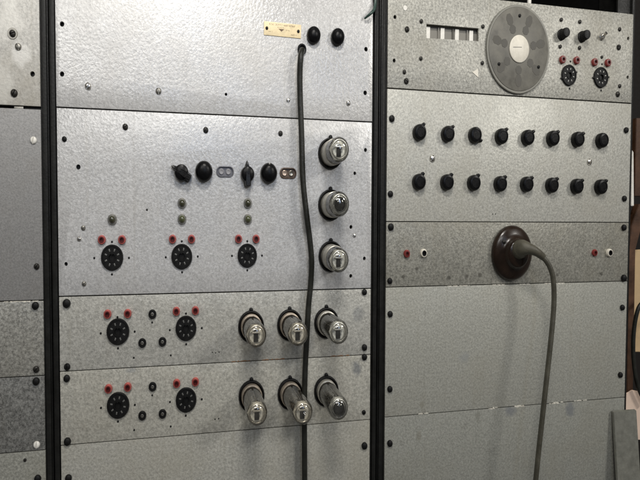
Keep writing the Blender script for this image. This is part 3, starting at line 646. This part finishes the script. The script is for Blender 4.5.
# ------------------------------------------------------------------ vacuum tubes
def vacuum_tube(x, z, Ln, label, kind, tilt=(0, 0), zb=0.0085, rg=0.0152, rb=0.0166, dim=False, brown=False):
    """base shell, glass bulb, anode, mica spacer, getter; local z runs out of the panel"""
    t = thing('vacuum_tube', label, 'vacuum tube', (x, 0, z), 'glass tubes plugged into the middle rack')
    t.rotation_euler = (PI/2+math.radians(tilt[1]), 0, math.radians(tilt[0]))
    ob('base', lathe('base', [(0, -0.016), (rb*0.9, -0.016), (rb, -0.014), (rb, zb-0.001), (rb*0.985, zb), (rg*1.0, zb+0.0004), (rg*0.98, zb-0.002)], 32), M['base_brown' if brown else 'ceramic'], t)
    hd = 0.0105; g = [(rg*0.995, zb-0.001), (rg, zb+0.003)]
    for k in range(13):
        a = PI/2*k/13; g.append((rg*math.cos(a)**0.75, Ln-hd+hd*math.sin(a)**1.0))
    g += [(rg*0.13, Ln+0.0018), (0, Ln+0.0026)] if kind == 'pip' else [(0, Ln+0.0005)]
    bulb = ob('glass_bulb', lathe('glass_bulb', g, 48, 80), M['glass_dim' if dim else 'glass'], t)
    bm = bmesh.new(); top = Ln-0.0140
    b_lathe(bm, [(0, zb+0.002), (0.0060, zb+0.002), (0.0060, top), (0, top)], 20)
    for v in bm.verts: v.co.y *= 0.72
    for sx in (-1, 1): b_box(bm, sx*0.0076-0.0010, sx*0.0076+0.0010, -0.0009, 0.0009, zb+0.003, top-0.001)
    ob('anode', finish(bm, 'anode'), M['anode'], t)
    bm = bmesh.new(); n = 24
    b_prism(bm, [(rg*(0.82 if k % 4 else 0.92)*math.cos(2*PI*k/n), rg*(0.82 if k % 4 else 0.92)*math.sin(2*PI*k/n)) for k in range(n)], top+0.0003, top+0.0011)
    ob('mica_spacer', finish(bm, 'mica_spacer'), M['mica'], t)
    bm = bmesh.new(); b_box(bm, -0.0034, 0.0034, -0.0086, 0.0052, top+0.0011, top+0.0046, bev=0.0008); ob('cathode_top', finish(bm, 'cathode_top'), M['slot'], t)
    bm = bmesh.new()
    for sx in (-1, 1): b_lathe(bm, [(0, top+0.0011), (0.0007, top+0.0011), (0.0007, top+0.0066), (0, top+0.0066)], 8, c=(sx*0.0052, 0.0030))
    b_box(bm, -0.0056, 0.0056, 0.0022, 0.0042, top+0.0056, top+0.0068, bev=0.0004); ob('getter_holder', finish(bm, 'getter_holder'), M['nickel'], t)
    rt_ = rg*0.74; zt = Ln-0.0072
    ob('getter_glint_ring', lathe('getter_glint_ring', [(rt_+0.0014*math.cos(2*PI*k/8), zt+0.0014*math.sin(2*PI*k/8)) for k in range(9)], 28, 60), M['nickel'], t)  # getter ring, thickened to stand in for light refracted at the glass rim
    bm = bmesh.new()
    for k in range(6):
        a = PI*(k+0.5)/3; b_lathe(bm, [(0, zb+0.001), (0.0006, zb+0.001), (0.0006, top), (0, top)], 6, c=(rg*0.74*math.cos(a), rg*0.74*math.sin(a)))
    ob('grid_rods', finish(bm, 'grid_rods'), M['nickel'], t)['kind'] = 'stuff'
    if kind == 'mirror':
        ob('getter_mirror', lathe('getter_mirror', [(rg*0.58, Ln-0.0070), (rg*0.54, Ln-0.0045), (rg*0.45, Ln-0.0028), (rg*0.2, Ln-0.0020), (0, Ln-0.0018)], 28, 60), M['getter'], bulb)
    elif kind == 'dark':
        ob('getter_mirror', lathe('getter_mirror', [(rg*0.5, Ln-0.0058), (rg*0.44, Ln-0.0036), (rg*0.25, Ln-0.0023), (0, Ln-0.0019)], 24, 60), M['getter'], bulb)
    return t
for (x, z), Ln, kd, lab in zip(T2, (0.053, 0.054, 0.050), ('plain', 'mirror', 'plain'), (
        'short glass tube, top of the three stacked on the pale panel',
        'short glass tube with mirror-like tip, middle of the three stacked on the pale panel',
        'short glass tube, lowest of the three stacked on the pale panel')):
    vacuum_tube(x, z, Ln, lab, kd, zb=0.024, rg=0.0158, rb=0.0168, tilt=(0, 3 if 'lowest' in lab else 0))
for (x, z), Ln, kd, lab, br in zip(T3, (0.064, 0.066, 0.070), ('plain', 'plain', 'plain'), (
        'glass tube, leftmost in the upper row of three on speckled panel',
        'glass tube left of the hanging cord in the upper row of three',
        'glass tube right of the hanging cord in the upper row of three'), (True, True, False)):
    vacuum_tube(x, z, Ln, lab, kd, brown=br, dim=br)
for (x, z), Ln, kd, lab, br in zip(T4, (0.069, 0.075, 0.071), ('plain', 'pip', 'mirror'), (
        'long glass tube, leftmost in the lowest row of three',
        'longest brownish glass tube, in front of the hanging cord in the lowest row',
        'long glass tube with shiny tip, rightmost in the lowest row'), (True, True, False)):
    vacuum_tube(x, z, Ln, lab, kd, brown=br, dim=br, tilt=(3 if kd == 'pip' else 0, 2))

# ------------------------------------------------------------------ cords and plug
def wpts(L_): return [tuple(at(x, y, Y)) for x, y, Y in L_]
pc = wpts([(302.2, 49.5, 0.0), (302.0, 50.5, -0.008), (300.6, 58, -0.013), (299.8, 75, -0.011), (300.2, 100, -0.009), (301.4, 130, -0.010), (303.0, 180, -0.012), (306.6, 215, -0.013), (309.8, 240, -0.012),
           (311.6, 262, -0.010), (310.6, 285, -0.008), (308.6, 305, -0.008), (306.4, 345, -0.008), (304.8, 380, -0.008), (304.4, 420, -0.008), (304.6, 470, -0.008), (305.0, 540, -0.008)])
tag(ob('hanging_cord', tube_mesh('hanging_cord', pc, 0.0036, 12, 8), M['cord_dark']), 'dark rubber cord hanging from the top panel down between the tubes', 'cord')
px_ = XR+SOCK[0]*SX; pz_ = R3.zb+SOCK[1]
t = thing('plug', 'large round brown bakelite plug with grey sleeve and hanging cord', 'plug', (px_, 0, pz_))
RP = 0.0392
ob('plug_body', lathe('plug_body', [(0, 0.0004), (RP*0.93, 0.0004), (RP*0.99, 0.0020), (RP, 0.0040), (RP*0.985, 0.0062), (RP*0.94, 0.0084), (RP*0.86, 0.0102), (RP*0.70, 0.0124), (RP*0.56, 0.0140), (RP*0.53, 0.0165), (RP*0.50, 0.0215), (RP*0.44, 0.0230), (0, 0.0236)], 64, 50), M['brown_bakelite'], t)
def wl(L_):                               # photo pixels to the plug's own axes
    return [((p.x-px_)/SX, p.z-pz_, -p.y) for p in (at(x, y, Y) for x, y, Y in L_)]
ob('sleeve', tube_mesh('sleeve', wl([(517.5, 250.5, -0.020), (520.5, 248.8, -0.027), (524, 248, -0.034), (530, 249, -0.040), (537, 252.3, -0.043), (543, 257, -0.041)]), [0.0128, 0.0130, 0.0112, 0.0076, 0.0060, 0.0050], 18, 6), M['rubber'], t)
ob('clamp_screw', MESH['screw'], M['dark_steel'], t, (-0.022, 0.016, 0.0122), 0.6, 0.8)
ob('cord', tube_mesh('cord', wl([(541, 255.5, -0.0415), (546.5, 261.5, -0.044), (551, 270, -0.046), (553.4, 281, -0.047), (554.0, 300, -0.047), (552.6, 322, -0.048), (549.6, 352, -0.050), (545.6, 388, -0.052), (541.6, 424, -0.053), (537.2, 465, -0.054), (530, 540, -0.055)]), 0.0038, 12, 8), M['cord'], t)

# wire end hooked round the rack upright
tag(ob('wire_end', tube_mesh('wire_end', wpts([(364.6, 18.6, -0.004), (367.5, 16.2, -0.007), (371, 13.2, -0.009), (374.0, 9.5, -0.007), (375.3, 3, -0.004), (375.6, -12, -0.003)]), [0.0012, 0.0016, 0.0020, 0.0021, 0.0020, 0.0020], 10), M['teal']),
    'dark teal wire end poking over the top panel edge near the upright', 'wire')

# ------------------------------------------------------------------ things beside the right rack
def poly_slab(name, pix, Y, th, mat, label, cat):
    pts = [at(x, y, Y) for x, y in pix]; o0 = min(pts, key=lambda p: p.z)
    bm = bmesh.new(); b_prism(bm, [(p.x-o0.x, p.z-o0.z) for p in pts], -th, 0)
    bmesh.ops.bevel(bm, geom=bm.edges[:], offset=0.0008, segments=2, affect='EDGES')
    o = ob(name, finish(bm, name), M[mat]); o.location = o0; o.rotation_euler = (PI/2, 0, 0); return tag(o, label, cat)
bm = bmesh.new(); q = [at(613.6, 412.4, -0.006), at(636.6, 410.6, -0.006), at(645.5, 560, -0.026), at(622.5, 560, -0.026)]
o0 = Vector(((q[2].x+q[3].x)/2, q[2].y, q[2].z)); fr = [bm.verts.new(p-o0) for p in q]; bk_ = [bm.verts.new(p-o0+Vector((0, 0.0045, 0.0012))) for p in q]
bm.faces.new(fr); bm.faces.new(bk_[::-1])
for a in range(4): bm.faces.new((fr[a], fr[(a+1) % 4], bk_[(a+1) % 4], bk_[a]))
bmesh.ops.bevel(bm, geom=bm.edges[:], offset=0.0005, segments=2, affect='EDGES')
o = ob('leaning_plate', finish(bm, 'leaning_plate'), M['plate_grey']); o.location = o0; tag(o, 'grey metal plate leaning in front of the lower right corner', 'plate')
poly_slab('wooden_board', [(626.8, 400), (629.4, 250), (631.4, 226), (639, 204), (652, 204), (641, 226), (634.8, 250), (633.2, 400)], 0.045, 0.012, 'wood', 'slanting brown wooden board behind the right rack edge', 'board')
poly_slab('wooden_block', [(634.6, 196), (636.4, 118), (662, 118), (662, 196)], 0.16, 0.03, 'wood', 'dark brown wooden block at the right photo edge beside the knob panel', 'wood block')
poly_slab('cardboard_sheet', [(633.6, 352), (633.4, 250), (668, 248), (668, 352)], 0.065, 0.004, 'board', 'tan cardboard sheet standing at the right photo edge', 'cardboard')
poly_slab('paper_sheet', [(622, 440), (625.4, 394), (632, 390), (664, 396), (664, 440)], 0.040, 0.002, 'pink', 'pale pinkish paper sheet right of the rack, above the leaning plate', 'paper')
poly_slab('white_strip', [(631.4, 206), (632.3, 150), (633.8, 152), (634.2, 206)], 0.04, 0.003, 'white_paint', 'thin white strip standing beside the knob panel', 'strip')
tag(ob('black_cable', tube_mesh('black_cable', wpts([(646, 300, 0.03), (638.5, 308, 0.03), (634, 330, 0.032), (633.5, 358, 0.032), (637.5, 385, 0.03), (646, 405, 0.03)]), 0.0030, 10), M['cord_dark']), 'black cable looping in front of the wood at the right photo edge', 'cable')
tag(ob('white_cable', tube_mesh('white_cable', wpts([(530.0, -20, 0.02), (529.6, -6, 0.016), (529.2, 2.5, 0.012), (529.0, 12, 0.012)]), 0.0028, 10), M['white_paint']), 'short white cable dropping behind the dial panel top edge', 'cable')
# olive bracket behind the top right corner of the dial panel
bk = [at(621.2, 20, 0.009), at(633.2, 20, 0.009)]
tag(ob('olive_bracket', box('olive_bracket', bk[0].x, bk[1].x, 0.009, 0.012, Z0+zT-0.03, Z0+0.62, bev=0.0005), M['olive_paint']), 'olive grey strip rising behind the dial panel top right corner', 'bracket')
bw = ob('back_wall', box('back_wall', -1.2, 2.2, 0.60, 0.62, 0.0, 2.6), M['backdrop']); bw['kind'] = 'structure'
